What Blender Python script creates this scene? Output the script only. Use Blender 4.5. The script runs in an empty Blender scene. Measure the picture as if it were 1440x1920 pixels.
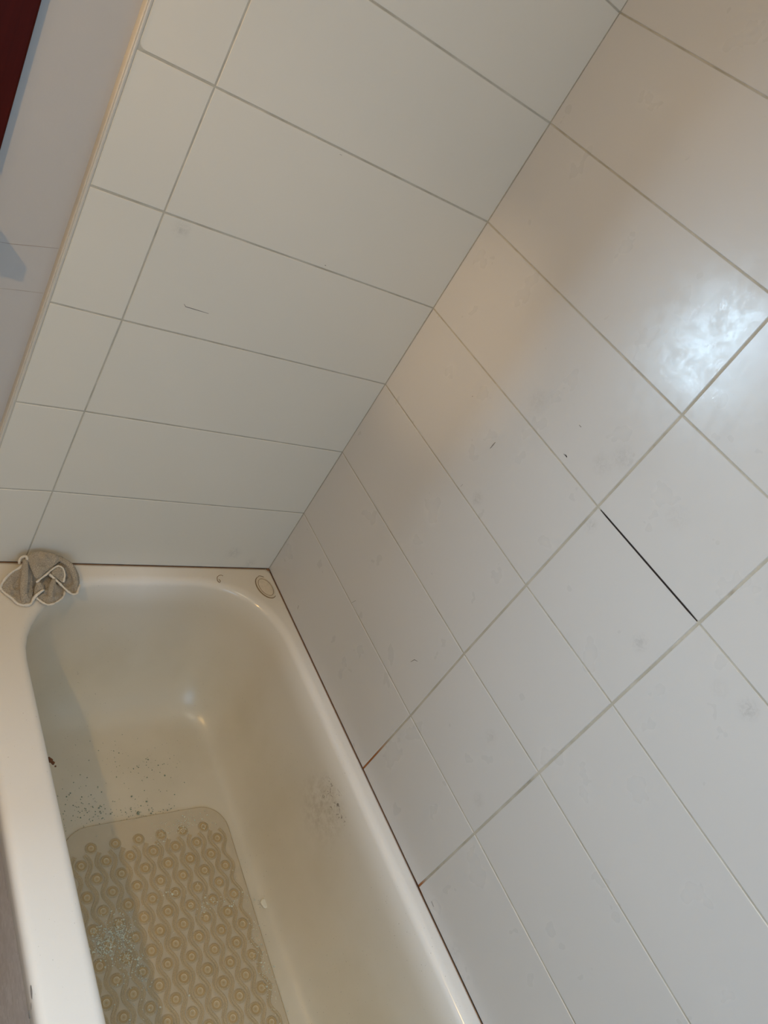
import bpy, bmesh, math, random
from mathutils import Vector, Matrix, noise
from mathutils.geometry import delaunay_2d_cdt

C = bpy.context.scene.collection
S = bpy.context.scene
random.seed(7)

# ------------------------------------------------------------------ camera
cam = bpy.data.cameras.new('camera')
camo = bpy.data.objects.new('camera', cam); C.objects.link(camo)
S.camera = camo
cam.sensor_fit = 'VERTICAL'; cam.sensor_height = 36.0
cam.lens = 1444.79 / 1920 * 36.0
cam.shift_x = -55.53 / 1920
cam.shift_y = 8.86 / 1920
cam.clip_start = 0.02
R = ((0.7279, -0.4505, 0.5169), (0.0675, -0.7031, -0.7079), (0.6823, 0.5502, -0.4814))
right, down, fwd = [Vector(r) for r in R]
fwd.normalize(); right = (right - fwd * right.dot(fwd)).normalized(); down = fwd.cross(right)
m = Matrix(((right.x, -down.x, -fwd.x, -1.0922), (right.y, -down.y, -fwd.y, -1.1664),
            (right.z, -down.z, -fwd.z, 1.2438), (0, 0, 0, 1)))
camo.matrix_world = m

# ------------------------------------------------------------------ light
S.view_settings.view_transform = 'Standard'
S.view_settings.look = 'None'
S.view_settings.gamma = 1.0
S.view_settings.use_curve_mapping = False
S.view_settings.exposure = 0.15

W_ = [34.0, 10.5, 1.5, 20.5, 38.0]
w = bpy.data.worlds.new('sky'); S.world = w; w.use_nodes = True
w.node_tree.nodes['Background'].inputs[0].default_value = (0.55, 0.72, 1.0, 1)
w.node_tree.nodes['Background'].inputs[1].default_value = 0.6


def area(name, loc, rot, sx, sy, power, col, spread=180):
    l = bpy.data.lights.new(name, 'AREA'); l.shape = 'RECTANGLE'; l.size = sx; l.size_y = sy
    l.energy = power; l.color = col; l.spread = math.radians(spread)
    o = bpy.data.objects.new(name, l); C.objects.link(o); o.location = loc; o.rotation_euler = rot
    return o


# daylight coming through the two windows of the room (placed outside the panes)
area('daylight_end_window', (-1.19, 0.16, 0.95), (math.radians(-90), 0, 0), 0.62, 0.33, W_[0], (0.54, 0.79, 1.0))
area('daylight_back_window', (-1.05, -2.72, 1.05), (math.radians(90), 0, 0), 0.9, 1.2, W_[1], (0.25, 0.62, 1.0))
# added overhead fill that brightens the tub rim, no real fixture
area('overhead_fill', (-0.80, -1.30, 1.935), (0, 0, 0), 0.40, 0.40, W_[2], (1.0, 0.90, 0.72), 110)
# warm bulb of the pendant lamp
bulb = bpy.data.lights.new('pendant_bulb', 'POINT'); bulb.energy = W_[3]; bulb.color = (1.0, 0.60, 0.19)
bulb.shadow_soft_size = 0.02
bo = bpy.data.objects.new('pendant_bulb', bulb); C.objects.link(bo); bo.location = (-1.63, -1.0, 1.50)
# added warm spot without a fixture, makes the orange glow on the side wall
sl = bpy.data.lights.new('glow_spot', 'SPOT'); sl.energy = W_[4]; sl.color = (1.0, 0.68, 0.38)
sl.spot_size = math.radians(14); sl.spot_blend = 1.0; sl.shadow_soft_size = 0.02
so = bpy.data.objects.new('glow_spot', sl); C.objects.link(so); so.location = (-2.30, -0.22, 1.55)
so.rotation_euler = (Vector((0, -0.085, 0.80)) - Vector(so.location)).to_track_quat('-Z', 'Y').to_euler()


# ------------------------------------------------------------------ material helpers
def mat(name):
    m = bpy.data.materials.new(name); m.use_nodes = True
    nt = m.node_tree
    return m, nt, nt.nodes['Principled BSDF']


def N(nt, t, **kw):
    n = nt.nodes.new(t)
    for k, v in kw.items():
        setattr(n, k, v)
    return n


def val(nt, op, a, b=None):
    n = N(nt, 'ShaderNodeMath', operation=op)
    for i, x in enumerate((a, b)):
        if x is None: continue
        if isinstance(x, (int, float)): n.inputs[i].default_value = x
        else: nt.links.new(x, n.inputs[i])
    return n.outputs[0]


def wpos(nt):
    return N(nt, 'ShaderNodeNewGeometry').outputs['Position']


def nz(nt, scale, detail=3, rough=0.5, vec=None, dist=0.0):
    n = N(nt, 'ShaderNodeTexNoise'); n.inputs['Scale'].default_value = scale
    n.inputs['Detail'].default_value = detail; n.inputs['Roughness'].default_value = rough
    n.inputs['Distortion'].default_value = dist
    nt.links.new(vec if vec is not None else wpos(nt), n.inputs['Vector'])
    return n.outputs['Fac']


def mr(nt, x, a, b, c=0.0, d=1.0, smooth=False):
    n = N(nt, 'ShaderNodeMapRange'); n.clamp = True
    if smooth: n.interpolation_type = 'SMOOTHSTEP'
    for i, v in zip((1, 2, 3, 4), (a, b, c, d)): n.inputs[i].default_value = v
    nt.links.new(x, n.inputs[0]); return n.outputs[0]


def mixc(nt, f, a, b):
    n = N(nt, 'ShaderNodeMix', data_type='RGBA')
    if isinstance(f, (int, float)): n.inputs[0].default_value = f
    else: nt.links.new(f, n.inputs[0])
    for i, x in ((6, a), (7, b)):
        if isinstance(x, tuple): n.inputs[i].default_value = (*x, 1)
        else: nt.links.new(x, n.inputs[i])
    return n.outputs[2]


def blob(nt, c, r0, r1, scale=(1, 1, 1)):
    """1 inside r0 of the world point c, 0 beyond r1"""
    s = N(nt, 'ShaderNodeVectorMath', operation='SUBTRACT'); nt.links.new(wpos(nt), s.inputs[0]); s.inputs[1].default_value = c
    k = N(nt, 'ShaderNodeVectorMath', operation='MULTIPLY'); nt.links.new(s.outputs[0], k.inputs[0]); k.inputs[1].default_value = scale
    l = N(nt, 'ShaderNodeVectorMath', operation='LENGTH'); nt.links.new(k.outputs[0], l.inputs[0])
    return mr(nt, l.outputs['Value'], r0, r1, 1.0, 0.0, True)


def bump(nt, p, h, strength, dist):
    b = N(nt, 'ShaderNodeBump'); b.inputs['Strength'].default_value = strength; b.inputs['Distance'].default_value = dist
    nt.links.new(h, b.inputs['Height']); nt.links.new(b.outputs[0], p.inputs['Normal'])


def simple(name, col, rough=0.5, metal=0.0, grain=None, amt=0.08, bmp=None):
    m, nt, p = mat(name)
    p.inputs['Roughness'].default_value = rough; p.inputs['Metallic'].default_value = metal
    n = nz(nt, grain or 30, 4)
    dark = tuple(c * (1 - amt) for c in col); lite = tuple(min(1, c * (1 + amt)) for c in col)
    nt.links.new(mixc(nt, n, dark, lite), p.inputs['Base Color'])
    if bmp: bump(nt, p, nz(nt, bmp[0], 4), bmp[1], 0.002)
    return m


def tile_material(name, base, smudges, rough):
    m, nt, p = mat(name)
    c = mixc(nt, nz(nt, 4.0, 2), tuple(x * 0.985 for x in base), tuple(x * 1.015 for x in base))
    f = None
    for pt, r, a in smudges:
        g = val(nt, 'MULTIPLY', blob(nt, pt, 0.0, r), a)
        f = g if f is None else val(nt, 'MAXIMUM', f, g)
    f = val(nt, 'MULTIPLY', f, mr(nt, nz(nt, 110, 5, 0.75, dist=1.0), 0.42, 0.66, 0.05, 0.6))
    # faint general soiling in small specks
    sp = val(nt, 'MULTIPLY', mr(nt, nz(nt, 420, 1, 0.4), 0.78, 0.82), mr(nt, nz(nt, 9, 2), 0.5, 0.65, 0, 0.4))
    f = val(nt, 'MAXIMUM', f, sp)
    c = mixc(nt, f, c, (0.27, 0.27, 0.27))
    nt.links.new(c, p.inputs['Base Color'])
    rr = mr(nt, nz(nt, 14, 3), 0.3, 0.7, rough - 0.04, rough + 0.06)
    nt.links.new(rr, p.inputs['Roughness'])
    p.inputs['Specular IOR Level'].default_value = 0.42
    # thin glaze: sharp reflection broken up by fine wiping scratches
    p.inputs['Coat Weight'].default_value = 0.36
    mp = N(nt, 'ShaderNodeMapping'); mp.inputs['Rotation'].default_value = (math.radians(35), 0, 0); mp.inputs['Scale'].default_value = (40, 700, 40)
    nt.links.new(wpos(nt), mp.inputs[0])
    scr = nz(nt, 1.0, 3, 0.6, mp.outputs[0])
    nt.links.new(mr(nt, nz(nt, 38, 4, 0.7), 0.44, 0.58, 0.04, 0.24), p.inputs['Coat Roughness'])
    cb = N(nt, 'ShaderNodeBump'); cb.inputs['Strength'].default_value = 0.10; cb.inputs['Distance'].default_value = 0.001
    nt.links.new(scr, cb.inputs['Height']); nt.links.new(cb.outputs[0], p.inputs['Coat Normal'])
    h = nz(nt, 7.0, 2, 0.4)
    bump(nt, p, h, 0.10, 0.01)
    return m


side_smudges = [((0, y, z), r, a) for (y, z), r, a in [
    ((-0.8017, 0.7078), .020, .7), ((-0.9741, 0.7771), .022, .8), ((-0.7375, 0.3523), .02, .45), ((-0.6032, 0.7683), .018, .6),
    ((-0.8056, 0.2513), .02, .45), ((-0.386, 0.6217), .02, .7), ((-0.565, 0.8859), .03, .5), ((-0.9287, 0.7643), .02, .3),
    ((-0.5443, 0.8533), .03, .45), ((-0.7028, 0.8861), .03, .3), ((-0.9775, 0.0195), .02, .45), ((-0.36, 0.84), .03, .45)]]
end_smudges = [((x, 0, z), r, a) for (x, z), r, a in [((-0.5538, 0.7848), .022, .55), ((-0.126, 0.0525), .03, .5), ((-0.0632, 0.0206), .025, .45), ((-.60, .03), .09, .0)]]
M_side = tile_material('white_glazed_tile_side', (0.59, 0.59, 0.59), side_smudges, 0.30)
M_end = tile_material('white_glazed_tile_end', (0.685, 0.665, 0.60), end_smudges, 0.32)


def grout_material():
    m, nt, p = mat('grout')
    c = mixc(nt, mr(nt, nz(nt, 22, 4, 0.6), 0.35, 0.65), (0.38, 0.36, 0.30), (0.50, 0.48, 0.42))
    c = mixc(nt, mr(nt, nz(nt, 10, 4, 0.6), 0.62, 0.72, 0, 0.7), c, (0.20, 0.16, 0.11))
    rust = None
    for pt, sc, a in (((0, -0.585, 0.02), (1, 1, 0.28), 1.0), ((0, -0.847, 0.0), (1, 1, 0.8), 1.0)):
        g = blob(nt, pt, 0.008, 0.030, sc)
        rust = g if rust is None else val(nt, 'MAXIMUM', rust, g)
    c = mixc(nt, rust, c, (0.30, 0.115, 0.03))
    nt.links.new(c, p.inputs['Base Color']); p.inputs['Roughness'].default_value = 0.8
    bump(nt, p, nz(nt, 400, 3), 0.4, 0.001)
    return m


M_grout = grout_material()
M_void = simple('dark_gap', (0.018, 0.012, 0.010), 0.9)
M_sealant = simple('stained_sealant', (0.24, 0.12, 0.055), 0.6, grain=40, amt=0.45)
M_scuff = simple('grey_scuff', (0.20, 0.19, 0.18), 0.6)
M_crack = simple('hairline_crack', (0.36, 0.31, 0.27), 0.8)
M_trim = simple('cream_tile_trim', (0.60, 0.565, 0.50), 0.35, grain=25, amt=0.06)
M_ceil = simple('ceiling_paint', (0.78, 0.77, 0.74), 0.8)
M_floor = simple('floor_vinyl', (0.38, 0.36, 0.35), 0.5, grain=12, amt=0.2)


def plaster():
    m, nt, p = mat('grey_painted_plaster')
    c = mixc(nt, nz(nt, 5, 3), (0.47, 0.455, 0.435), (0.51, 0.49, 0.475))
    nt.links.new(c, p.inputs['Base Color']); p.inputs['Roughness'].default_value = 0.5
    bump(nt, p, nz(nt, 90, 4), 0.12, 0.002)
    return m


M_plaster = plaster()


def wood():
    m, nt, p = mat('mahogany_varnished_wood')
    mp = N(nt, 'ShaderNodeMapping'); mp.inputs['Scale'].default_value = (60, 60, 3)
    nt.links.new(wpos(nt), mp.inputs[0])
    c = mixc(nt, nz(nt, 1.0, 4, 0.6, mp.outputs[0], 0.6), (0.022, 0.0012, 0.0005), (0.075, 0.006, 0.0015))
    nt.links.new(c, p.inputs['Base Color']); p.inputs['Roughness'].default_value = 0.45; p.inputs['Specular IOR Level'].default_value = 0.12
    return m


M_wood = wood()


def enamel():
    m, nt, p = mat('aged_white_enamel')
    base = mixc(nt, nz(nt, 3.0, 2), (0.865, 0.865, 0.855), (0.89, 0.89, 0.88))
    # yellowed bottom of the bowl
    sep = N(nt, 'ShaderNodeSeparateXYZ'); nt.links.new(wpos(nt), sep.inputs[0])
    zz = sep.outputs['Z']
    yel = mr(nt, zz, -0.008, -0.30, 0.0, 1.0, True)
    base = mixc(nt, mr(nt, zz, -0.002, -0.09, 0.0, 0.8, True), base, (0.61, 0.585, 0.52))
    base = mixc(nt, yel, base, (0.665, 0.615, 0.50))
    blot = val(nt, 'MULTIPLY', mr(nt, nz(nt, 5.5, 3), 0.45, 0.65), mr(nt, zz, -0.05, -0.2, 0.0, 0.35))
    base = mixc(nt, blot, base, (0.55, 0.50, 0.38))
    # yellowish grime at the far rim corners, widened to paint the light falloff
    g1 = val(nt, 'MULTIPLY', blob(nt, (-0.06, -0.03, 0), 0.02, 0.40), 0.7)
    g2 = val(nt, 'MULTIPLY', blob(nt, (-0.68, -0.06, 0), 0.02, 0.50), 0.6)
    base = mixc(nt, val(nt, 'MAXIMUM', g1, g2), base, (0.62, 0.52, 0.36))
    # worn, scratched patch on the wall-side flank
    veins = mr(nt, nz(nt, 62, 4, 0.7, dist=1.6), 0.575, 0.62)
    w1 = val(nt, 'MULTIPLY', blob(nt, (-0.055, -0.595, -0.082), 0.006, 0.046, (0.3, 0.75, 1.1)), veins)
    w2 = val(nt, 'MULTIPLY', blob(nt, (-0.055, -0.640, -0.080), 0.003, 0.022, (0.3, 0.6, 1.0)), veins)
    base = mixc(nt, val(nt, 'MULTIPLY', val(nt, 'MAXIMUM', w1, w2), 1.0), base, (0.09, 0.07, 0.05))
    fn = val(nt, 'MULTIPLY', blob(nt, (-0.06, -0.595, -0.12), 0.01, 0.085, (0.3, 0.8, 0.9)), mr(nt, nz(nt, 60, 5, 0.7), 0.40, 0.65, 0, 0.45))
    base = mixc(nt, fn, base, (0.36, 0.31, 0.23))
    # tiny specks
    sp = val(nt, 'MULTIPLY', mr(nt, nz(nt, 330, 1, 0.4), 0.76, 0.79), mr(nt, nz(nt, 6, 2), 0.45, 0.6, 0, 0.7))
    base = mixc(nt, sp, base, (0.16, 0.15, 0.12))
    nt.links.new(base, p.inputs['Base Color'])
    rr = mr(nt, zz, -0.01, -0.10, 0.14, 0.24)
    nt.links.new(rr, p.inputs['Roughness'])
    bump(nt, p, nz(nt, 12, 2), 0.05, 0.01)
    return m


M_enamel = enamel()


def panel_mat():
    m, nt, p = mat('mottled_grey_panel')
    mp = N(nt, 'ShaderNodeMapping'); mp.inputs['Scale'].default_value = (20, 4, 120); nt.links.new(wpos(nt), mp.inputs[0])
    streak = mr(nt, nz(nt, 1.0, 5, 0.6, mp.outputs[0]), 0.6, 0.75)
    v = N(nt, 'ShaderNodeTexVoronoi'); v.inputs['Scale'].default_value = 130; v.distance = 'CHEBYCHEV'; nt.links.new(wpos(nt), v.inputs['Vector'])
    c = mixc(nt, v.outputs['Color'], (0.44, 0.425, 0.43), (0.57, 0.55, 0.56))
    c = mixc(nt, mr(nt, nz(nt, 25, 4, 0.6), .3, .7, 0, .6), c, (0.42, 0.39, 0.38))
    c = mixc(nt, val(nt, 'MULTIPLY', streak, 0.45), c, (0.13, 0.12, 0.12))
    nt.links.new(c, p.inputs['Base Color']); p.inputs['Roughness'].default_value = 0.55
    return m


M_panel = panel_mat()


def vinyl(name, a, b, alpha, rough=0.3, dots=False):
    m, nt, p = mat(name)
    c = mixc(nt, nz(nt, 18, 3), a, b)
    if dots:
        v = N(nt, 'ShaderNodeTexVoronoi'); v.inputs['Scale'].default_value = 430; v.inputs['Randomness'].default_value = 0.25
        nt.links.new(wpos(nt), v.inputs['Vector'])
        c = mixc(nt, mr(nt, v.outputs['Distance'], 0.25, 0.55, 0.55, 0.0), c, tuple(x * 0.45 for x in a))
        bump(nt, p, v.outputs['Distance'], 0.5, 0.0006)
    nt.links.new(c, p.inputs['Base Color']); p.inputs['Roughness'].default_value = rough
    p.inputs['Alpha'].default_value = alpha
    return m


M_matsheet = vinyl('clear_yellowed_vinyl', (0.76, 0.66, 0.48), (0.80, 0.71, 0.55), 0.5, 0.35)
M_matwave = vinyl('dotted_yellowed_vinyl', (0.60, 0.48, 0.29), (0.66, 0.54, 0.35), 0.75, 0.4, True)
M_cupdark = vinyl('suction_cup_amber', (0.44, 0.31, 0.135), (0.60, 0.46, 0.25), 0.8, 0.25)
M_cuplite = vinyl('suction_cup_centre', (0.62, 0.50, 0.30), (0.68, 0.56, 0.36), 0.7, 0.25)
M_cupring = vinyl('suction_cup_ring', (0.66, 0.55, 0.36), (0.70, 0.59, 0.41), 0.9, 0.2)


def terry():
    m, nt, p = mat('beige_terry_cloth')
    c = mixc(nt, mr(nt, nz(nt, 650, 3, 0.7), .35, .65), (0.31, 0.245, 0.165), (0.74, 0.65, 0.51))
    c = mixc(nt, mr(nt, nz(nt, 35, 3), 0.35, 0.7, 0, 0.5), c, (0.44, 0.37, 0.27))
    nt.links.new(c, p.inputs['Base Color']); p.inputs['Roughness'].default_value = 1.0
    try: p.inputs['Sheen Weight'].default_value = 0.3
    except Exception: pass
    bump(nt, p, nz(nt, 520, 3, 0.7), 1.0, 0.004)
    return m


M_terry = terry()
M_hem = simple('cream_hem', (0.74, 0.68, 0.58), 0.95, grain=600, amt=0.18, bmp=(500, 0.8))
M_flake = simple('pale_flake', (0.62, 0.66, 0.57), 0.5, grain=200, amt=0.25)
M_speck = simple('green_grey_speck', (0.19, 0.25, 0.19), 0.7, grain=300, amt=0.5)
M_brown = simple('rust_brown', (0.10, 0.035, 0.008), 0.8, grain=900, amt=0.5)
M_residue = simple('tan_soap_residue', (0.26, 0.18, 0.095), 0.6, grain=120, amt=0.3)
M_residue2 = simple('pale_soap_residue', (0.66, 0.57, 0.43), 0.5, grain=120, amt=0.12)
M_residue3 = simple('cream_drop', (0.80, 0.77, 0.64), 0.4)


# ------------------------------------------------------------------ object helpers
def link(name, me, m=None, parent=None):
    o = bpy.data.objects.new(name, me); C.objects.link(o)
    if m is not None:
        for x in (m if isinstance(m, (list, tuple)) else [m]): me.materials.append(x)
    if parent is not None: o.parent = parent
    return o


def from_bm(name, bm, m, parent=None, smooth=False):
    me = bpy.data.meshes.new(name); bm.normal_update(); bm.to_mesh(me); bm.free()
    if smooth:
        for p in me.polygons: p.use_smooth = True
    return link(name, me, m, parent)


def box_bm(bm, x0, x1, y0, y1, z0, z1, bev=0.0):
    g = bmesh.ops.create_cube(bm, size=1.0)
    for v in g['verts']:
        v.co = Vector((x0 if v.co.x < 0 else x1, y0 if v.co.y < 0 else y1, z0 if v.co.z < 0 else z1))
    if bev:
        es = list({e for v in g['verts'] for e in v.link_edges})
        bmesh.ops.bevel(bm, geom=es, offset=bev, segments=2, affect='EDGES', profile=0.5)


def box(name, x0, x1, y0, y1, z0, z1, m, parent=None, bev=0.0):
    bm = bmesh.new(); box_bm(bm, x0, x1, y0, y1, z0, z1, bev)
    return from_bm(name, bm, m, parent)


def empty(name, loc=(0, 0, 0)):
    o = bpy.data.objects.new(name, None); C.objects.link(o); o.location = loc; o.empty_display_size = 0.05
    return o


def tag(o, label, cat, group=None):
    o['label'] = label; o['category'] = cat
    if group: o['group'] = group
    return o


def struct(o, label=None, cat=None):
    o['kind'] = 'structure'
    if label: o['label'] = label
    if cat: o['category'] = cat
    return o


def tube(bm, pts, r, seg=8, closed=False, smooth=3):
    P = [Vector(p) for p in pts]
    for _ in range(smooth):      # Chaikin
        Q = [P[0]] if not closed else []
        n = len(P)
        for i in range(n if closed else n - 1):
            a, b = P[i], P[(i + 1) % n]
            Q += [a.lerp(b, .25), a.lerp(b, .75)]
        if not closed: Q.append(P[-1])
        P = Q
    rings = []
    n = len(P)
    for i, p in enumerate(P):
        a = P[i - 1] if i or closed else P[0]; b = P[(i + 1) % n] if (i < n - 1 or closed) else P[-1]
        d = (b - a).normalized(); u = d.cross(Vector((0.1, 0.2, 1))).normalized(); v = d.cross(u)
        rr = r(i / (n - 1)) if callable(r) else r
        rings.append([bm.verts.new(p + (u * math.cos(t) + v * math.sin(t)) * rr) for t in [2 * math.pi * k / seg for k in range(seg)]])
    for i in range(n if closed else n - 1):
        A, B = rings[i], rings[(i + 1) % n]
        for k in range(seg): bm.faces.new((A[k], A[(k + 1) % seg], B[(k + 1) % seg], B[k]))
    if not closed:
        bm.faces.new(rings[0][::-1]); bm.faces.new(rings[-1])


# ------------------------------------------------------------------ setting: room
XL, YB, ZC, ZF = -2.45, -2.60, 1.95, -0.55
WX0, WX1, WZ0, WZ1 = -1.50, -0.885, 0.78, 1.13      # opening of the end wall window
# end wall in four pieces round the window opening, one mesh; plaster face at y = +0.008
bm = bmesh.new()
PY = 0.013
for a in ((XL - .1, WX0, ZF, ZC), (WX1, 0.1, ZF, ZC), (WX0, WX1, ZF, WZ0), (WX0, WX1, WZ1, ZC)):
    box_bm(bm, a[0], a[1], PY, 0.12, a[2], a[3])
wall_end = struct(from_bm('wall_end', bm, M_plaster))
wall_side = struct(box('wall_side', 0.0125, 0.10, YB, PY, ZF, ZC, M_plaster))
bm = bmesh.new()
for a in ((XL - .1, -1.50, ZF, ZC), (-0.60, 0.1, ZF, ZC), (-1.50, -0.60, ZF, 0.42), (-1.50, -0.60, 1.66, ZC)):
    box_bm(bm, a[0], a[1], YB - 0.12, YB, a[2], a[3])
wall_back = struct(from_bm('wall_back', bm, M_plaster))
wall_left = struct(box('wall_left', XL - 0.1, XL, YB, PY, ZF, ZC, M_plaster))
floor = struct(box('floor', XL - .1, 0.1, YB - .12, 0.12, ZF - 0.08, ZF, M_floor))
ceiling = struct(box('ceiling', XL - .1, 0.1, YB - .12, 0.12, ZC, ZC + 0.08, M_ceil))

# end wall window: mahogany frame, sill and pane
win = struct(empty('window_1', (-1.36, 0, WZ0)))


def kid(o, par):
    o.parent = par; o.matrix_parent_inverse = par.matrix_world.inverted() if False else Matrix.Translation(-Vector(par.location))
    return o


def frame_parts(par, x0, x1, z0, z1, y0, y1, m, wd):
    kid(box('window_frame', x1, x1 + wd, y0, y1, z0, z1 + wd, m, bev=0.003), par)
    kid(box('window_frame', x0 - wd, x0, y0, y1, z0, z1 + wd, m, bev=0.003), par)
    kid(box('window_frame', x0, x1, y0, y1, z1, z1 + wd, m, bev=0.003), par)


frame_parts(win, WX0, WX1, WZ0, WZ1, -0.004, 0.12, M_wood, 0.0615)
kid(box('window_frame', WX0 - .0615, WX1 + .0615, -0.0035, 0.12, 0.725, WZ0, M_wood, bev=0.003), win)
kid(box('window_sill', WX0 - .09, -0.828, -0.085, 0.12, 0.700, 0.725, M_wood, bev=0.004), win)
kid(box('window_bar', -1.205, -1.18, 0.02, 0.06, WZ0, WZ1, M_wood, bev=0.002), win)
gm = bpy.data.materials.new('window_glass'); gm.use_nodes = True
nt = gm.node_tree; nt.nodes.clear()
o_ = N(nt, 'ShaderNodeOutputMaterial'); mx = N(nt, 'ShaderNodeMixShader'); tr = N(nt, 'ShaderNodeBsdfTransparent'); gl = N(nt, 'ShaderNodeBsdfGlossy')
gl.inputs['Roughness'].default_value = 0.02; mx.inputs[0].default_value = 0.06
nt.links.new(tr.outputs[0], mx.inputs[1]); nt.links.new(gl.outputs[0], mx.inputs[2]); nt.links.new(mx.outputs[0], o_.inputs[0])
kid(box('window_pane', WX0, WX1, 0.045, 0.049, WZ0, WZ1, gm), win)
win2 = struct(empty('window_2', (-1.05, YB, 0.42)))
frame_parts(win2, -1.50, -0.60, 0.42, 1.66, YB - .12, YB + .02, M_wood, 0.06)
kid(box('window_sill', -1.56, -0.54, YB - .12, YB + .06, 0.38, 0.42, M_wood, bev=0.004), win2)
kid(box('window_pane', -1.50, -0.60, YB - .06, YB - .056, 0.42, 1.66, gm), win2)

# ------------------------------------------------------------------ wall tiles
H = 0.2
rows_z = [0.0, .2009, .4011, .6010, .8009, 1.0017, 1.2041, 1.4015, 1.6015, 1.8015]


def end_pt(i, k):       # i: 0 corner, 1 joint, 2 trimmed edge
    z = rows_z[k]
    e1z = {0: .0, 1: .2020, 2: .4012, 3: .6003, 4: .8014, 5: 1.0016}
    e1x = {1: -.5878, 2: -.5882, 3: -.5870, 4: -.5891, 5: -.5886}
    e2z = {1: .1975, 2: .3989, 3: .6008, 4: .8021, 5: 1.0014}
    if i == 0: return (0.0, z)
    if i == 1: return (e1x.get(k, -.588), e1z.get(k, z))
    return (-0.7027, e2z.get(k, z))


def side_pt(i, k):      # i: 0 corner, 1 first joint, 2 second joint, 3.. regular
    z = rows_z[k]
    s1 = {0: (-.5836, .0007), 1: (-.5851, .1990), 2: (-.5836, .3989), 3: (-.5863, .5988), 4: (-.5894, .7985), 5: (-.5934, .9988)}
    s2 = {0: (-.8470, .0012), 1: (-.8450, .2021), 2: (-.8433, .4040), 3: (-.8419, .6024), 4: (-.8409, .8028)}
    s3 = {1: .2010, 2: .4003, 3: .6012, 4: .8036}
    if i == 0: return (0.0, z)
    if i == 1: return s1.get(k, (-.5945 - .001 * (k - 6), z - .001))
    if i == 2: return s2.get(k, (-.8405, z - .0005))
    return (-.8430 - .6 * (i - 2), s3.get(k, z))


def tile(plane, quad, gaps, m, parent, tilt, round_corner=None):
    """quad: (near-bottom, far-bottom, far-top, near-top) as (a, z) pairs; gaps: half joints left/right/bottom/top"""
    (a0, z0), (a1, z1), (a2, z2), (a3, z3) = quad
    gn, gf, gb, gt = gaps
    pts = [(a0 - gn, z0 + gb), (a1 + gf, z1 + gb), (a2 + gf, z2 - gt), (a3 - gn, z3 - gt)]
    if round_corner:      # the far-bottom corner ground round
        a, z = pts[1]; r = round_corner
        arc = [(a + r - r * math.sin(t), z + r - r * math.cos(t)) for t in [math.pi / 2 * k / 5 for k in range(6)]]
        pts = [pts[0]] + arc + pts[2:]
    cx = sum(p[0] for p in pts) / len(pts); cz = sum(p[1] for p in pts) / len(pts)
    bv = 0.0009
    bm = bmesh.new()

    def put(a, z, d):
        d += tilt[0] * (a - cx) + tilt[1] * (z - cz)
        return bm.verts.new((a, d, z) if plane == 'y' else (d, a, z))
    back = [put(a, z, 0.0125) for a, z in pts]
    mid = [put(a, z, bv) for a, z in pts]
    top = []
    for a, z in pts:
        top.append(put(a + (bv if a < cx else -bv), z + (bv if z < cz else -bv), 0.0))
    n = len(pts)
    bm.faces.new(top); bm.faces.new(back[::-1])
    for A, B in ((back, mid), (mid, top)):
        for k in range(n): bm.faces.new((A[k], A[(k + 1) % n], B[(k + 1) % n], B[k]))
    bmesh.ops.recalc_face_normals(bm, faces=bm.faces)
    return from_bm('tile', bm, m, parent)


NR = len(rows_z) - 1
gh, gv = 0.0014, 0.0014
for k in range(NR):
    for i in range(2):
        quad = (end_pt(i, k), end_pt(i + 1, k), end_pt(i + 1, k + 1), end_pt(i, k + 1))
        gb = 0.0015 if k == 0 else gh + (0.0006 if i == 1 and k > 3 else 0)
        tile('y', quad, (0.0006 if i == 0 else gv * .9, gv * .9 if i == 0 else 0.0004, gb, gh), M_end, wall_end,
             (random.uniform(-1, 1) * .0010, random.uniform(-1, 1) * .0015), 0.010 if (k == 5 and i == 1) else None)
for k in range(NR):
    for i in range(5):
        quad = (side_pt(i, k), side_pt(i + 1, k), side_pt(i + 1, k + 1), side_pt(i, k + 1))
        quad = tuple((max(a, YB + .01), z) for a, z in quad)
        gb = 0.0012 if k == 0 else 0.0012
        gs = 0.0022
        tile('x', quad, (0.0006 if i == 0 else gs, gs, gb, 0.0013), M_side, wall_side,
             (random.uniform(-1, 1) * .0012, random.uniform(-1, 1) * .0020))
# grout beds just behind the tile faces
ge = box('grout', -0.7029, 0.0, 0.0009, PY, 0.001, 1.8, M_grout, wall_end)
gs_ = box('grout', 0.0010, 0.0126, YB + .01, 0.001, 0.001, 1.8, M_grout, wall_side)
box('grout', -0.0009, 0.001, -0.0009, 0.001, 0.001, 1.8, M_grout, wall_side)
# joint that has lost its grout: a thin black gap between two tiles of the fourth row
bm = bmesh.new()
a, b = side_pt(1, 4), side_pt(2, 4)
vs = []
for t, wdt in ((0.03, .0006), (0.10, .0013), (0.5, .0015), (0.9, .0014), (0.985, .0007)):
    y = a[0] + (b[0] - a[0]) * t; z = a[1] + (b[1] - a[1]) * t
    vs.append([bm.verts.new((x, y, z + s * wdt)) for x, s in ((.0005, -1), (.0005, 1), (.0020, 1), (.0020, -1))])
for A, B in zip(vs, vs[1:]):
    for k in range(4): bm.faces.new((A[k], A[(k + 1) % 4], B[(k + 1) % 4], B[k]))
bm.faces.new(vs[0][::-1]); bm.faces.new(vs[-1])
box_o = from_bm('joint_gap', bm, M_void, wall_side); box_o['label'] = 'black gap where the grout has fallen out'
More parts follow.
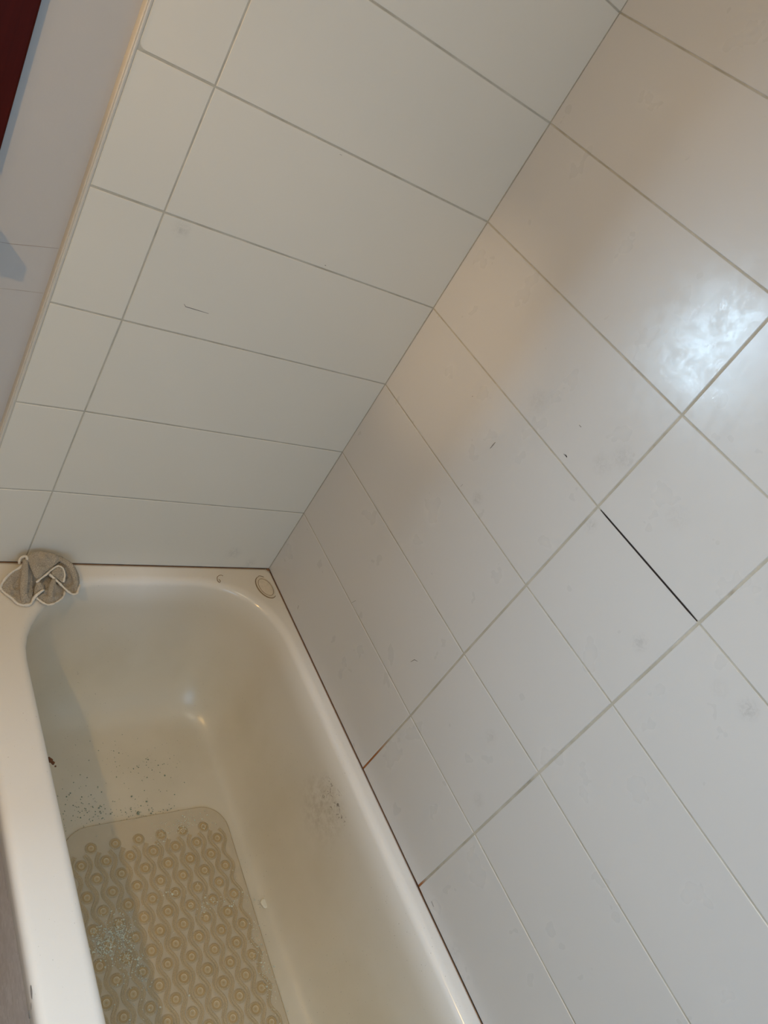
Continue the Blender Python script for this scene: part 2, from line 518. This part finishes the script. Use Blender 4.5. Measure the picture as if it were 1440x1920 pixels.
# cream edge trim down the free side of the tiled area
bm = bmesh.new()
prof = [(-0.7030, 0.0132), (-0.7030, 0.0004), (-0.7042, -0.0006), (-0.7062, -0.0012), (-0.7078, -0.0008), (-0.7082, 0.0002), (-0.7092, -0.0004), (-0.7102, 0.0006), (-0.7108, 0.0030), (-0.7108, 0.0132)]
rings = [[bm.verts.new((x, y, z)) for x, y in prof] for z in (0.0005, .3, .6, .9, 1.2, 1.8)]
for A, B in zip(rings, rings[1:]):
    for k in range(len(prof)): bm.faces.new((A[k], A[(k + 1) % len(prof)], B[(k + 1) % len(prof)], B[k]))
bm.faces.new(rings[0][::-1]); bm.faces.new(rings[-1]); bmesh.ops.recalc_face_normals(bm, faces=bm.faces)
struct(from_bm('trim_1', bm, M_trim))


# marks on the walls: thin relief strokes
def stroke(plane, pts, wd, m, parent, name='scuff_mark', d0=-0.0002, d1=None):
    bm = bmesh.new(); n = len(pts); L = []
    if d1 is None: d1 = d0 + .0001
    for i, (a, z) in enumerate(pts):
        p = Vector(pts[max(i - 1, 0)]); q = Vector(pts[min(i + 1, n - 1)]); t = (q - p).normalized(); nn = Vector((-t.y, t.x))
        ww = wd * (0.5 if i in (0, n - 1) else 1)
        row = []
        for s in (-1, 1):
            aa, zz_ = a + nn.x * ww * s, z + nn.y * ww * s
            for d in (d0, d1): row.append(bm.verts.new((aa, d, zz_) if plane == 'y' else (d, aa, zz_)))
        L.append(row)
    for A, B in zip(L, L[1:]):
        for i, j in ((0, 2), (2, 3), (3, 1), (1, 0)): bm.faces.new((A[i], A[j], B[j], B[i]))
    bm.faces.new((L[0][0], L[0][1], L[0][3], L[0][2])); bm.faces.new((L[-1][0], L[-1][2], L[-1][3], L[-1][1]))
    bmesh.ops.recalc_face_normals(bm, faces=bm.faces)
    return from_bm(name, bm, m, parent)


for pts, wd in ((((-0.3382, 0.7078), (-0.3386, 0.7178), (-0.3392, 0.7247)), .0013),
                (((-0.4729, 0.8129), (-0.4821, 0.8136), (-0.4762, 0.8145)), .0010),
                (((-0.5046, 0.2708), (-0.5081, 0.2825), (-0.5163, 0.2879)), .0009),
                (((-0.3355, 0.6009), (-0.3376, 0.6143)), .0007),
                (((-0.4604, 0.8676), (-0.4664, 0.8679)), .0011),
                (((-0.532, 0.6265), (-0.5388, 0.6253)), .0012),
                (((-0.885, 0.0177), (-0.8951, 0.0166)), .0012),
                (((-0.2884, 0.2034), (-0.2934, 0.2166)), .0008),
                (((-0.2265, 0.745), (-0.2275, 0.7475)), .0010),
                (((-0.1587, 0.0419), (-0.1627, 0.0327)), .0010)):
    stroke('x', pts, wd, M_scuff, wall_side)
stroke('y', [(-0.499, 0.6597), (-0.4944, 0.6556), (-0.4773, 0.6552), (-0.4503, 0.6543)], .0007, M_scuff, wall_end)
stroke('y', [(-0.3592, 0.9941), (-0.3548, 0.9941)], .0005, M_scuff, wall_end)
stroke('y', [(-0.2839, 0.8094), (-0.2813, 0.8091)], .0012, M_scuff, wall_end)
stroke('y', [(-0.790, 0.671), (-0.774, 0.673), (-0.7497, 0.6788), (-0.7117, 0.6873)], .0005, M_crack, wall_end, 'plaster_crack', PY - .0002, PY + .0005)
stroke('y', [(-0.7738, 0.5963), (-0.745, 0.6015), (-0.7125, 0.6065)], .0004, M_crack, wall_end, 'plaster_crack', PY - .0002, PY + .0005)

# ------------------------------------------------------------------ bathtub
tub = tag(empty('bathtub', (-0.353, -0.85, ZF)), 'white enamel bathtub with rounded corners against the tiled walls', 'bathtub')
X0, X1, Y0, Y1 = -0.705, -0.0008, -1.70, -0.0008   # outer plan
NS, NC = 10, 10


def ring(bm, x0, x1, y0, y1, r, z, zfun=None):
    """rounded rectangle, corner radii r = (far-left, far-right, near-right, near-left); far = towards the end wall"""
    vs = []
    cs = [((x0, y1), r[0], math.pi, (1, -1)), ((x1, y1), r[1], math.pi / 2, (-1, -1)), ((x1, y0), r[2], 0, (-1, 1)), ((x0, y0), r[3], -math.pi / 2, (1, 1))]
    pts = []
    for (cx, cy), rr, a0, (sx, sy) in cs:
        ox, oy = cx + sx * rr, cy + sy * rr
        for k in range(NC + 1):
            a = a0 - math.pi / 2 * k / NC
            pts.append((ox + rr * math.cos(a), oy + rr * math.sin(a)))
    out = []
    n = len(pts)
    for c in range(4):
        seg = pts[c * (NC + 1):(c + 1) * (NC + 1)]; out += seg
        nx = pts[((c + 1) * (NC + 1)) % n]
        for k in range(1, NS): out.append((seg[-1][0] + (nx[0] - seg[-1][0]) * k / NS, seg[-1][1] + (nx[1] - seg[-1][1]) * k / NS))
    return [bm.verts.new((x, y, z)) for x, y in out]


bm = bmesh.new(); RG = []
ro = (.002, .002, .01, .012)
rr_ = 0.013
RG.append(ring(bm, X0 + .004, X1, Y0, Y1, ro, -0.040))
RG.append(ring(bm, X0, X1, Y0, Y1, ro, -0.036))
RG.append(ring(bm, X0, X1, Y0, Y1, ro, -rr_))
for k in range(1, 7):
    t = math.pi / 2 * k / 6
    ins = rr_ * (1 - math.cos(t)); z = -rr_ + rr_ * math.sin(t)
    RG.append(ring(bm, X0 + ins, X1, Y0 + ins, Y1, ro, z))
RG.append(ring(bm, X0 + .030, X1 - .004, Y0 + .03, Y1 - .006, (.03, .02, .03, .03), 0.0))
# inner opening
IX0, IX1, IY0, IY1 = -0.6225, -0.0330, -1.62, -0.0430
IR = (.195, .185, .17, .17)
rb = 0.020


def inner(ix0, ix1, iy0, iy1, k, z):
    RG.append(ring(bm, IX0 + ix0, IX1 - ix1, IY0 + iy0, IY1 - iy1, tuple(max(.04, q * k) for q in IR), z))


for k in range(0, 8):
    t = math.pi / 2 * k / 7 * 0.98
    o = -0.013 + rb * math.sin(t) * 0.95; z = -rb * .9 * (1 - math.cos(t))
    inner(o, o, o, o, 1 - o * 2.0, z)
DZ = -0.365


def profile(slope, fil, n=20, p=3.2):
    """(inset, z) of the bowl side: leans inwards by slope, then turns through a soft fillet to the floor"""
    out = []
    for k in range(1, n + 1):
        a = math.pi / 2 * k / n
        u = math.sin(a) ** (2 / p); e = 1 - max(0.0, math.cos(a)) ** (2 / p)
        out.append((0.0058 + slope * u ** 1.3 + fil * e, -rb * .9 + (DZ + rb * .9) * u))
    return out


ps, ph, pf = profile(0.026, 0.064), profile(0.070, 0.115), profile(0.25, 0.12)
for (a, za), (b, zb), (c, zc) in zip(ps, ph, pf):
    t = min(1, -za / 0.36)
    inner(a, a, c, b, 1 - 0.38 * t, za)
for e in (0.03, 0.08, 0.14):
    inner(ps[-1][0] + e, ps[-1][0] + e, pf[-1][0] + e, ph[-1][0] + e, max(.12, .60 - e * 3), DZ - e * .02)
for A, B in zip(RG, RG[1:]):
    n = len(A)
    for k in range(n): bm.faces.new((A[k], A[(k + 1) % n], B[(k + 1) % n], B[k]))
bm.faces.new(RG[-1])
bmesh.ops.recalc_face_normals(bm, faces=bm.faces)
bm.normal_update()
up = [f for f in bm.faces if len(f.verts) > 8]
if up[0].normal.z < 0: bmesh.ops.reverse_faces(bm, faces=bm.faces)
shell = from_bm('tub_shell', bm, M_enamel, smooth=True)
kid(shell, tub)
pan = kid(box('side_panel', -0.7015, -0.690, -1.68, -0.004, ZF, -0.0395, M_panel, bev=0.002), tub)
pan['label'] = 'mottled grey side panel'


def lump(name, pts, h, m, parent, z=0.0, jit=0.0):
    """low mound with the given outline"""
    bm = bmesh.new(); c = Vector((sum(p[0] for p in pts) / len(pts), sum(p[1] for p in pts) / len(pts)))
    lv = []
    for s, hh in ((1.0, -0.0004), (0.96, h * .6), (0.75, h), ):
        lv.append([bm.verts.new((c.x + (p[0] - c.x) * s, c.y + (p[1] - c.y) * s, z + hh)) for p in pts])
    for A, B in zip(lv, lv[1:]):
        for k in range(len(pts)): bm.faces.new((A[k], A[(k + 1) % len(pts)], B[(k + 1) % len(pts)], B[k]))
    bm.faces.new(lv[-1])
    bmesh.ops.recalc_face_normals(bm, faces=bm.faces)
    return kid(from_bm(name, bm, m, None, True), parent)


# soap ring left in the corner of the rim, and a curled mark next to it
cc = (-0.0345, -0.0635); ax = Vector((0.10, -1.0)).normalized(); bx = Vector((-ax.y, ax.x))


def ell(a, b, t, off=(0, 0)):
    return (cc[0] + off[0] + ax.x * a * math.cos(t) + bx.x * b * math.sin(t), cc[1] + off[1] + ax.y * a * math.cos(t) + bx.y * b * math.sin(t))


e = lump('soap_residue', [ell(.034, .0235, 2 * math.pi * k / 32) for k in range(32)], 0.0005, M_residue2, tub); e['label'] = 'round pale patch of dried soap'
bm = bmesh.new()
tube(bm, [(*ell(.036, .0250, math.radians(a), (0, 0)), 0.0003) for a in range(-170, 35, 12)], lambda t: .0007 + .0011 * math.sin(math.pi * t), 6, smooth=1)
tube(bm, [(*ell(.028, .0185, math.radians(a)), 0.0004) for a in range(0, 360, 20)], .0007, 6, True, smooth=1)
tube(bm, [(*ell(.038, .022, math.radians(a), (0, 0)), 0.0003) for a in range(150, 200, 10)], .0008, 6, smooth=1)
rs = kid(from_bm('residue_ring', bm, M_residue, None, True), tub); rs['label'] = 'thin brown ring of dried soap'
bm = bmesh.new()
tube(bm, [(-0.1414, -0.0279, .0002), (-0.146, -0.0245, .0002), (-0.1557, -0.0286, .0002), (-.1600, -.0345, .0002), (-0.1619, -0.0454, .0002), (-0.1573, -0.0498, .0002), (-.1535, -.044, .0002), (-.1565, -.039, .0002)], .0008, 6, smooth=2)
rs = kid(from_bm('residue_curl', bm, M_residue, None, True), tub); rs['label'] = 'small curled brown mark'
lump('residue_drop', [(-.1065 + .0085 * math.cos(t) * (1 + .15 * math.sin(3 * t)), -.679 + .011 * math.sin(t)) for t in [2 * math.pi * k / 14 for k in range(14)]], .0008, M_residue3, tub, z=-0.3602)['label'] = 'cream coloured dried drop'
# rust chip on the inner lip
bm = bmesh.new()
for (dx, dy, dz, r) in ((0, 0, 0, .0045), (.004, -.004, -.002, .0034), (-.001, .0042, 0, .0028), (.0085, -.009, -.006, .0016)):
    g = bmesh.ops.create_icosphere(bm, subdivisions=2, radius=r)
    for v in g['verts']: v.co = Vector((-0.6135 + dx + v.co.x, -0.449 + dy + v.co.y, -0.0165 + dz + v.co.z * .6)) + noise.noise_vector(v.co * 900) * .001
kid(from_bm('rust_spot', bm, M_brown, None, True), tub)['label'] = 'rust-brown chip in the enamel'
# black scuffs on the outer edge
bm = bmesh.new()
for a, b, r in (((-0.7045, -0.795, -0.009), (-0.7045, -0.812, -0.012), .0016), ((-0.7050, -0.814, -0.018), (-0.7050, -0.822, -0.022), .0007), ((-0.7052, -0.820, -0.030), (-0.7050, -0.829, -0.034), .0018)):
    tube(bm, [a, tuple((Vector(a) + Vector(b)) / 2 + Vector((0, 0, .001))), b], lambda t, r=r: r * (.4 + .6 * math.sin(math.pi * t)), 6, smooth=1)
kid(from_bm('scuff_mark', bm, M_scuff, None, True), tub)

# brown sealant along both walls
bm = bmesh.new()
tube(bm, [(-0.7, -0.0010, .0007), (-.4, -0.0012, .0006), (-.2, -0.0012, .0006), (-0.012, -0.0012, .0008)], .0009, 6, smooth=1)
tube(bm, [(-0.0012, -0.012, .0008), (-.0012, -0.3, .0005), (-.0012, -.56, .0006)], .0010, 6, smooth=1)
tube(bm, [(-0.0010, -.85, .0002), (-.0011, -1.1, .0), (-.0012, -1.65, .0)], .0009, 6, smooth=1)
tube(bm, [(-0.0006, -.56, .0006), (-.0006, -.70, .0004), (-.0008, -.85, .0)], .0007, 6, smooth=1)
g = bmesh.ops.create_icosphere(bm, subdivisions=2, radius=.007)
for v in g['verts']: v.co = Vector((-0.003 + v.co.x * .8, -0.003 + v.co.y * .8, 0.0 + v.co.z * .35))
seal = from_bm('trim_2', bm, M_sealant, None, True); struct(seal)

# ------------------------------------------------------------------ bath mat
FZ = DZ
mt = tag(empty('bath_mat', (-0.31, -0.80, FZ)), 'yellowed clear anti-slip bath mat with suction cups on the tub floor', 'bath mat')
ang = -0.030
mo = Vector((-0.3135, -0.4715)); ux = Vector((math.cos(ang), math.sin(ang))); uy = Vector((-0.036, -1.0)).normalized()


def MP(u, v, z=0.0):
    p = mo + ux * u + uy * v; return (p.x, p.y, FZ + z)


# outline: u in [-.186,.186], v in [-.046,.66]
bm = bmesh.new()
hw, v0, v1, rc = 0.187, -0.049, 0.67, 0.062
outl = []
for (cu, cv, a0) in ((hw - rc, v0 + rc, -90), (hw - rc, v1 - rc, 0), (-hw + rc, v1 - rc, 90), (-hw + rc, v0 + rc, 180)):
    for k in range(9):
        a = math.radians(a0 + 90 * k / 8); outl.append((cu + rc * math.cos(a), cv + rc * math.sin(a)))
TH = 0.0022
A = [bm.verts.new(MP(u, v, 0.0004)) for u, v in outl]
B = [bm.verts.new(MP(u, v, TH * .7)) for u, v in outl]
D = [bm.verts.new(MP(u * .994, v0 + (v - v0) * .998 + .0007, TH)) for u, v in outl]
for P, Q in ((A, B), (B, D)):
    for k in range(len(outl)): bm.faces.new((P[k], P[(k + 1) % len(outl)], Q[(k + 1) % len(outl)], Q[k]))
bm.faces.new(D)
bm.faces.new(A[::-1])
bmesh.ops.recalc_face_normals(bm, faces=bm.faces)
kid(from_bm('mat_sheet', bm, M_matsheet), mt)
bm = bmesh.new()
tube(bm, [MP(u * .996, v0 + (v - v0) * .999 + .0004, TH) for u, v in outl], .0007, 6, True, smooth=1)
kid(from_bm('rim', bm, M_matwave, None, True), mt)
# suction cups, lathe
bm = bmesh.new()
prof = [(0.0, .0006, 1), (.0022, .0006, 0), (.0032, .0007, 1), (.0050, .0006, 1), (.0055, .0011, 2), (.0061, .0011, 2), (.0067, .0006, 0), (.0090, .0005, 0), (.0100, .0009, 0), (.0106, .0005, 3), (.0128, .0006, 3), (.0134, .0, 3)]
SG = 20; prev = None
for r, z, mi in prof:
    if r == 0: cur = [bm.verts.new((0, 0, z))]
    else: cur = [bm.verts.new((r * math.cos(2 * math.pi * k / SG), r * math.sin(2 * math.pi * k / SG), z)) for k in range(SG)]
    if prev:
        for k in range(SG):
            f = (prev[0], cur[k], cur[(k + 1) % SG]) if len(prev) == 1 else (prev[k], cur[k], cur[(k + 1) % SG], prev[(k + 1) % SG])
            fc = bm.faces.new(f); fc.material_index = mi; fc.smooth = True
    prev = cur
cupm = bpy.data.meshes.new('suction_cup'); bm.to_mesh(cupm); bm.free()
for x in (M_cupdark, M_cuplite, M_cupring, M_matwave): cupm.materials.append(x)
n = 0
for r in range(20):
    v = r * 0.0327
    for c in range(-4, 5):
        u = c * 0.0506 + (0.0 if r % 2 else 0.0)
        u = c * 0.0506 + (0.0253 if r % 2 == 0 else 0.0) - 0.0
        if abs(u) > 0.158: continue
        o = bpy.data.objects.new('suction_cup', cupm); C.objects.link(o)
        o.location = Vector(MP(u - 0.0008, v, TH)) - Vector(mt.location); o.parent = mt
        s = random.uniform(.92, 1.06); o.scale = (s, s, 1)
        n += 1
# dotted wave tracks weaving between the cups
for j in range(-7, 7):
    um = (j + .5) * 0.0253 - .0008
    sg = 1 if j % 2 else -1
    bm = bmesh.new(); prev = None
    steps = 120
    for s in range(steps + 1):
        v = 0.012 + s / steps * 0.62
        ph_ = math.cos(math.pi * v / 0.0327)
        uc = um + sg * 0.0066 * ph_
        du = -sg * 0.0066 * math.sin(math.pi * v / .0327) * math.pi / .0327
        nn = Vector((1, -du)).normalized()
        row = []
        for k, (o_w, hh) in enumerate(((-.0047, .0001), (-.0041, .0007), (-.0018, .0007), (-.0012, .0003), (.0012, .0003), (.0018, .0007), (.0041, .0007), (.0047, .0001))):
            row.append(bm.verts.new(MP(uc + nn.x * o_w, v + nn.y * o_w, TH + hh)))
        if prev:
            for k in range(7): bm.faces.new((prev[k], prev[k + 1], row[k + 1], row[k]))
        prev = row
    bm.normal_update()
    if sum(f.normal.z for f in bm.faces) < 0: bmesh.ops.reverse_faces(bm, faces=bm.faces)
    kid(from_bm('wave_strip', bm, M_matwave, None, True), mt)


# ------------------------------------------------------------------ crumbs and specks
def scatter(name, clusters, m, zf, smin, smax, flat):
    bm = bmesh.new()
    for (cx, cy, sx, sy, cnt, k) in clusters:
        for _ in range(cnt):
            x = random.gauss(cx, sx); y = random.gauss(cy, sy)
            s = random.uniform(smin, smax) * k * (1.6 if random.random() < .12 else 1)
            g = bmesh.ops.create_icosphere(bm, subdivisions=1, radius=s)
            rot = Matrix.Rotation(random.uniform(0, 6), 3, 'Z'); q = random.uniform(.5, 1.0)
            for v in g['verts']:
                c = v.co + noise.noise_vector(v.co * 700 + Vector((x, y, 0)) * 50) * s * .5
                c = rot @ Vector((c.x, c.y * q, c.z * flat)); v.co = c + Vector((x, y, zf(x, y)))
    o = from_bm(name, bm, m); o['kind'] = 'stuff'
    return o


def inmat(x, y):
    d = Vector((x, y)) - mo; v = d.dot(uy); u = d.dot(ux); return abs(u) < hw and v > v0


fl = scatter('paint_flakes', [(-.43, -.655, .016, .020, 330, 1.0), (-.462, -.660, .012, .016, 180, 1.0), (-.42, -.70, .014, .022, 110, 1.0), (-.405, -.745, .012, .03, 34, 1.0),
                              (-.22, -.462, .030, .012, 130, .8), (-.265, -.462, .03, .012, 60, .7), (-.285, -.49, .02, .01, 16, 1.1), (-.235, -.645, .022, .012, 46, 1.1), (-.30, -.60, .02, .012, 12, 1.2),
                              (-.150, -.70, .008, .05, 40, .9), (-.160, -.79, .010, .035, 60, 1.0), (-.175, -.66, .02, .012, 18, 1.0), (-.155, -.85, .010, .03, 44, .9), (-.43, -.83, .03, .03, 16, 1.0), (-.3, -.6, .08, .07, 26, .8)],
             M_flake, lambda x, y: FZ + TH + .0008, .0006, .0017, .6)
tag(fl, 'pale greenish flakes and crumbs scattered over the bath mat', 'debris')


def tz(x, y): return FZ + .0002


sp = scatter('dirt_specks', [(-.335, -.425, .035, .016, 90, 1.0), (-.39, -.40, .05, .02, 70, 1.0), (-.44, -.37, .03, .03, 70, 1.0), (-.27, -.425, .02, .010, 40, .9), (-.30, -.32, .06, .03, 26, 1.0), (-.27, -.25, .07, .03, 24, .9), (-.23, -.30, .04, .02, 16, .9),
                             (-.34, -.25, .03, .04, 14, 1.0), (-.115, -.64, .008, .05, 22, .9), (-.11, -.78, .008, .04, 8, 1.1)], M_speck, tz, .0006, .0018, .35)
tag(sp, 'green-grey dirt specks on the tub floor around the mat edge', 'debris')

# ------------------------------------------------------------------ washcloth
cl = tag(empty('washcloth', (-0.565, -0.06, 0.0)), 'crumpled beige terry washcloth with cream hem lying on the tub rim corner', 'cloth')


def inside(p, poly):
    c = False; n = len(poly)
    for i in range(n):
        a, b = poly[i], poly[i - 1]
        if (a[1] > p[1]) != (b[1] > p[1]) and p[0] < (b[0] - a[0]) * (p[1] - a[1]) / (b[1] - a[1]) + a[0]: c = not c
    return c


def sheet(poly, ctrl, name, folds=0.002, seed=0, thick=0.0035):
    P = [Vector(p) for p in poly]
    for _ in range(2):
        Q = []
        for i in range(len(P)):
            a, b = P[i], P[(i + 1) % len(P)]; Q += [a.lerp(b, .25), a.lerp(b, .75)]
        P = Q
    pl = [(p.x, p.y) for p in P]
    pts = list(pl); xs = [p[0] for p in pl]; ys = [p[1] for p in pl]
    st = 0.0017
    x = min(xs)
    while x < max(xs):
        y = min(ys)
        while y < max(ys):
            q = (x + random.uniform(-.0004, .0004), y + random.uniform(-.0004, .0004))
            if inside(q, pl) and min((q[0] - a) ** 2 + (q[1] - b) ** 2 for a, b in pl) > .000001: pts.append(q)
            y += st
        x += st
    nb = len(pl)
    r = delaunay_2d_cdt([Vector(p) for p in pts], [(i, (i + 1) % nb) for i in range(nb)], [], 1, 1e-6)
    cp = [(p.x, p.y, p.z) for p in P] + list(ctrl)

    def hz(x, y):
        sw = sz = 0
        for a, b, c in cp:
            w_ = 1 / ((x - a) ** 2 + (y - b) ** 2 + 4e-6) ** 1.5; sw += w_; sz += w_ * c
        return sz / sw
    bm = bmesh.new(); vs = []
    for v in r[0]:
        d = min((v.x - a) ** 2 + (v.y - b) ** 2 for a, b in pl) ** .5
        e_ = min(1, d / .006)
        z = hz(v.x, v.y) + e_ * (.0025 + folds * noise.noise(Vector((v.x * 95 + seed, v.y * 60, seed)))) +   .0011 * noise.noise(Vector((v.x * 700, v.y * 900, seed)))
        vs.append(bm.verts.new((v.x, v.y, z)))
    for f in r[2]:
        try: bm.faces.new([vs[i] for i in f])
        except ValueError: pass
    bm.normal_update()
    if sum(f.normal.z for f in bm.faces) < 0: bmesh.ops.reverse_faces(bm, faces=bm.faces)
    o = kid(from_bm(name, bm, M_terry, None, True), cl)
    md = o.modifiers.new('thickness', 'SOLIDIFY'); md.thickness = thick; md.offset = -1
    return o


left = [(-0.6429, -0.0667, 0.006), (-0.6317, -0.0501, 0.012), (-0.6181, -0.0386, 0.018), (-0.6057, -0.0353, 0.024), (-0.5987, -0.0302, 0.034), (-0.5958, -0.0229, 0.04), (-0.5842, -0.0486, 0.024), (-0.5858, -0.0712, 0.010), (-0.5891, -0.1043, 0.004), (-0.5941, -0.1151, 0.003), (-0.6078, -0.1176, 0.003), (-0.6201, -0.1121, 0.003), (-0.6259, -0.0997, 0.002), (-0.6354, -0.089, 0.003), (-0.6446, -0.0757, 0.004)]
top = [(-0.6000, -0.0229, 0.040), (-0.5825, -0.0125, 0.047), (-0.565, -0.0126, 0.049), (-0.5447, -0.0161, 0.046), (-0.5213, -0.0209, 0.040), (-0.5357, -0.0318, 0.040), (-0.5621, -0.0529, 0.034), (-0.5829, -0.0735, 0.026), (-0.5900, -0.0560, 0.034)]
rgt = [(-0.5421, -0.0264, 0.022), (-0.5224, -0.018, 0.036), (-0.5074, -0.0297, 0.034), (-0.4956, -0.0484, 0.026), (-0.4936, -0.0684, 0.014), (-0.5015, -0.091, 0.004), (-0.5109, -0.0909, 0.004), (-0.5229, -0.0832, 0.004), (-0.5391, -0.0707, 0.006), (-0.5525, -0.0529, 0.010)]
mid = [(-0.5873, -0.0714, 0.004), (-0.5527, -0.0423, 0.010), (-0.5300, -0.0400, 0.012), (-0.5237, -0.0825, 0.003), (-0.5296, -0.0967, 0.003), (-0.5459, -0.1094, 0.002), (-0.559, -0.1161, 0.002), (-0.5681, -0.1119, 0.002), (-0.5837, -0.0993, 0.001), (-0.5890, -0.0879, 0.002)]
sheet(left, [(-.6035, -.075, .022), (-.600, -.055, .034), (-.6045, -.10, .016), (-.6075, -.088, .019), (-.612, -.060, .006), (-.6170, -.075, .001), (-.6185, -.090, .000), (-.6165, -.103, .003), (-.594, -.085, .005), (-.590, -.066, .012), (-.628, -.072, .003), (-.593, -.100, .003)], 'fold', .003, 1)
sheet(mid, [(-.556, -.088, .017), (-.548, -.076, .020), (-.567, -.078, .003), (-.566, -.092, .002), (-.543, -.100, .010), (-.574, -.098, .003), (-.533, -.088, .004), (-.552, -.066, .012), (-.558, -.102, .013)], 'fold', .005, 5)
sheet(rgt, [(-.509, -.050, .036), (-.5155, -.068, .004), (-.504, -.072, .022), (-.530, -.055, .008), (-.520, -.055, .010), (-.516, -.036, .038), (-.522, -.044, .020), (-.527, -.034, .020)], 'fold', .005, 9)
sheet(top, [(-.565, -.030, .048), (-.545, -.028, .044), (-.583, -.045, .041), (-.588, -.03, .043), (-.570, -.048, .039), (-.577, -.030, .044)], 'fold', .0035, 13)
sheet([(-0.5560, -0.0555, .0280), (-.5405, -.0400, .036), (-.5290, -.0430, .034), (-.5250, -.0590, .028), (-.5300, -.0760, .019), (-.540, -.066, .025)], [(-.537, -.055, .034)], 'fold', .002, 17, .003)
sheet([(-0.5870, -0.100, .004), (-.5850, -.0760, .020), (-.5760, -.0700, .025), (-.5680, -.0890, .018), (-.575, -.094, .010)], [(-.579, -.085, .020)], 'fold', .002, 21, .003)
# rolled creases of the towelling
for i_, cr in enumerate([[(-.600, -.030, .042), (-.602, -.050, .034), (-.605, -.075, .023), (-.608, -.098, .015), (-.607, -.113, .006)],
           [(-.545, -.062, .027), (-.553, -.078, .021), (-.557, -.095, .016), (-.556, -.108, .007)],
           [(-.535, -.024, .042), (-.518, -.034, .041), (-.509, -.050, .035), (-.504, -.070, .022), (-.504, -.086, .008)],
           [(-.5690, -.0800, .015), (-.5730, -.0700, .022), (-.5660, -.0870, .012), (-.562, -.098, .007)]]):
    bm = bmesh.new(); tube(bm, cr, lambda t, q=(.0075, .0060, .0065, .0030)[i_]: q * (.35 + .65 * math.sin(math.pi * min(1, .08 + t * .9))), 12, smooth=3)
    for v in bm.verts: v.co += noise.noise_vector(v.co * 500) * .0008 + Vector((0, 0, -.003))
    kid(from_bm('crease', bm, M_terry, None, True), cl)
hems = [[(-0.6055, -0.025, 0.022), (-0.6075, -0.0222, 0.028), (-0.6053, -0.0196, 0.036), (-0.5993, -0.0212, 0.042), (-0.5963, -0.0276, 0.042), (-0.5998, -0.0335, 0.036), (-0.6066, -0.0377, 0.026), (-0.6191, -0.0418, 0.02), (-0.6326, -0.0533, 0.014), (-0.6427, -0.0675, 0.007), (-0.6446, -0.0757, 0.004), (-0.6355, -0.0895, 0.004), (-0.6259, -0.1002, 0.004), (-0.6204, -0.113, 0.004), (-0.6082, -0.1184, 0.004), (-0.5945, -0.1159, 0.004), (-0.5904, -0.1057, 0.007), (-0.5832, -0.097, 0.012), (-0.5704, -0.0901, 0.018)],
        [(-0.583, -0.0744, 0.022), (-0.5717, -0.0653, 0.027), (-0.5615, -0.0575, 0.030), (-0.5405, -0.0388, 0.036), (-0.529, -0.0428, 0.034), (-0.5256, -0.0577, 0.028), (-0.5298, -0.0723, 0.021)],
        [(-0.5562, -0.056, 0.028), (-0.5474, -0.0659, 0.025), (-0.5378, -0.0749, 0.021), (-0.5283, -0.0839, 0.016), (-0.5166, -0.093, 0.010), (-0.5068, -0.0935, 0.008), (-0.5019, -0.0902, 0.009), (-0.4953, -0.0723, 0.014)],
        [(-0.5836, -0.0995, 0.006), (-0.5772, -0.1054, 0.004), (-0.5692, -0.1149, 0.004), (-0.5599, -0.118, 0.004), (-0.5468, -0.1117, 0.004), (-0.5297, -0.0981, 0.004), (-0.5265, -0.0857, 0.008)]]
for i, h_ in enumerate(hems):
    bm = bmesh.new(); rad = (.0027, .0021, .0023, .0021)[i]
    tube(bm, h_, lambda t, rad=rad: rad * (1 + .45 * noise.noise(Vector((t * 14, rad * 999, 0)))), 8, smooth=3)
    for v in bm.verts: v.co += noise.noise_vector(v.co * 500) * .0011
    kid(from_bm('hem', bm, M_hem, None, True), cl)['label'] = 'cream stitched hem'

# ------------------------------------------------------------------ pendant lamp that gives the warm light (fixture assumed, out of frame)
lamp = tag(empty('pendant_lamp', (-1.63, -1.0, ZC)), 'small brass pendant lamp hanging from the ceiling beside the bathtub', 'lamp')
M_brass = simple('brass', (0.6, 0.45, 0.2), 0.35, 1.0)
kid(box('lamp_stem', -1.634, -1.626, -1.004, -0.996, 1.60, ZC, M_brass), lamp)
bm = bmesh.new(); bmesh.ops.create_cone(bm, cap_ends=True, segments=20, radius1=.022, radius2=.012, depth=.05)
for v in bm.verts: v.co += Vector((-1.63, -1.0, 1.575))
kid(from_bm('lamp_holder', bm, M_brass), lamp)
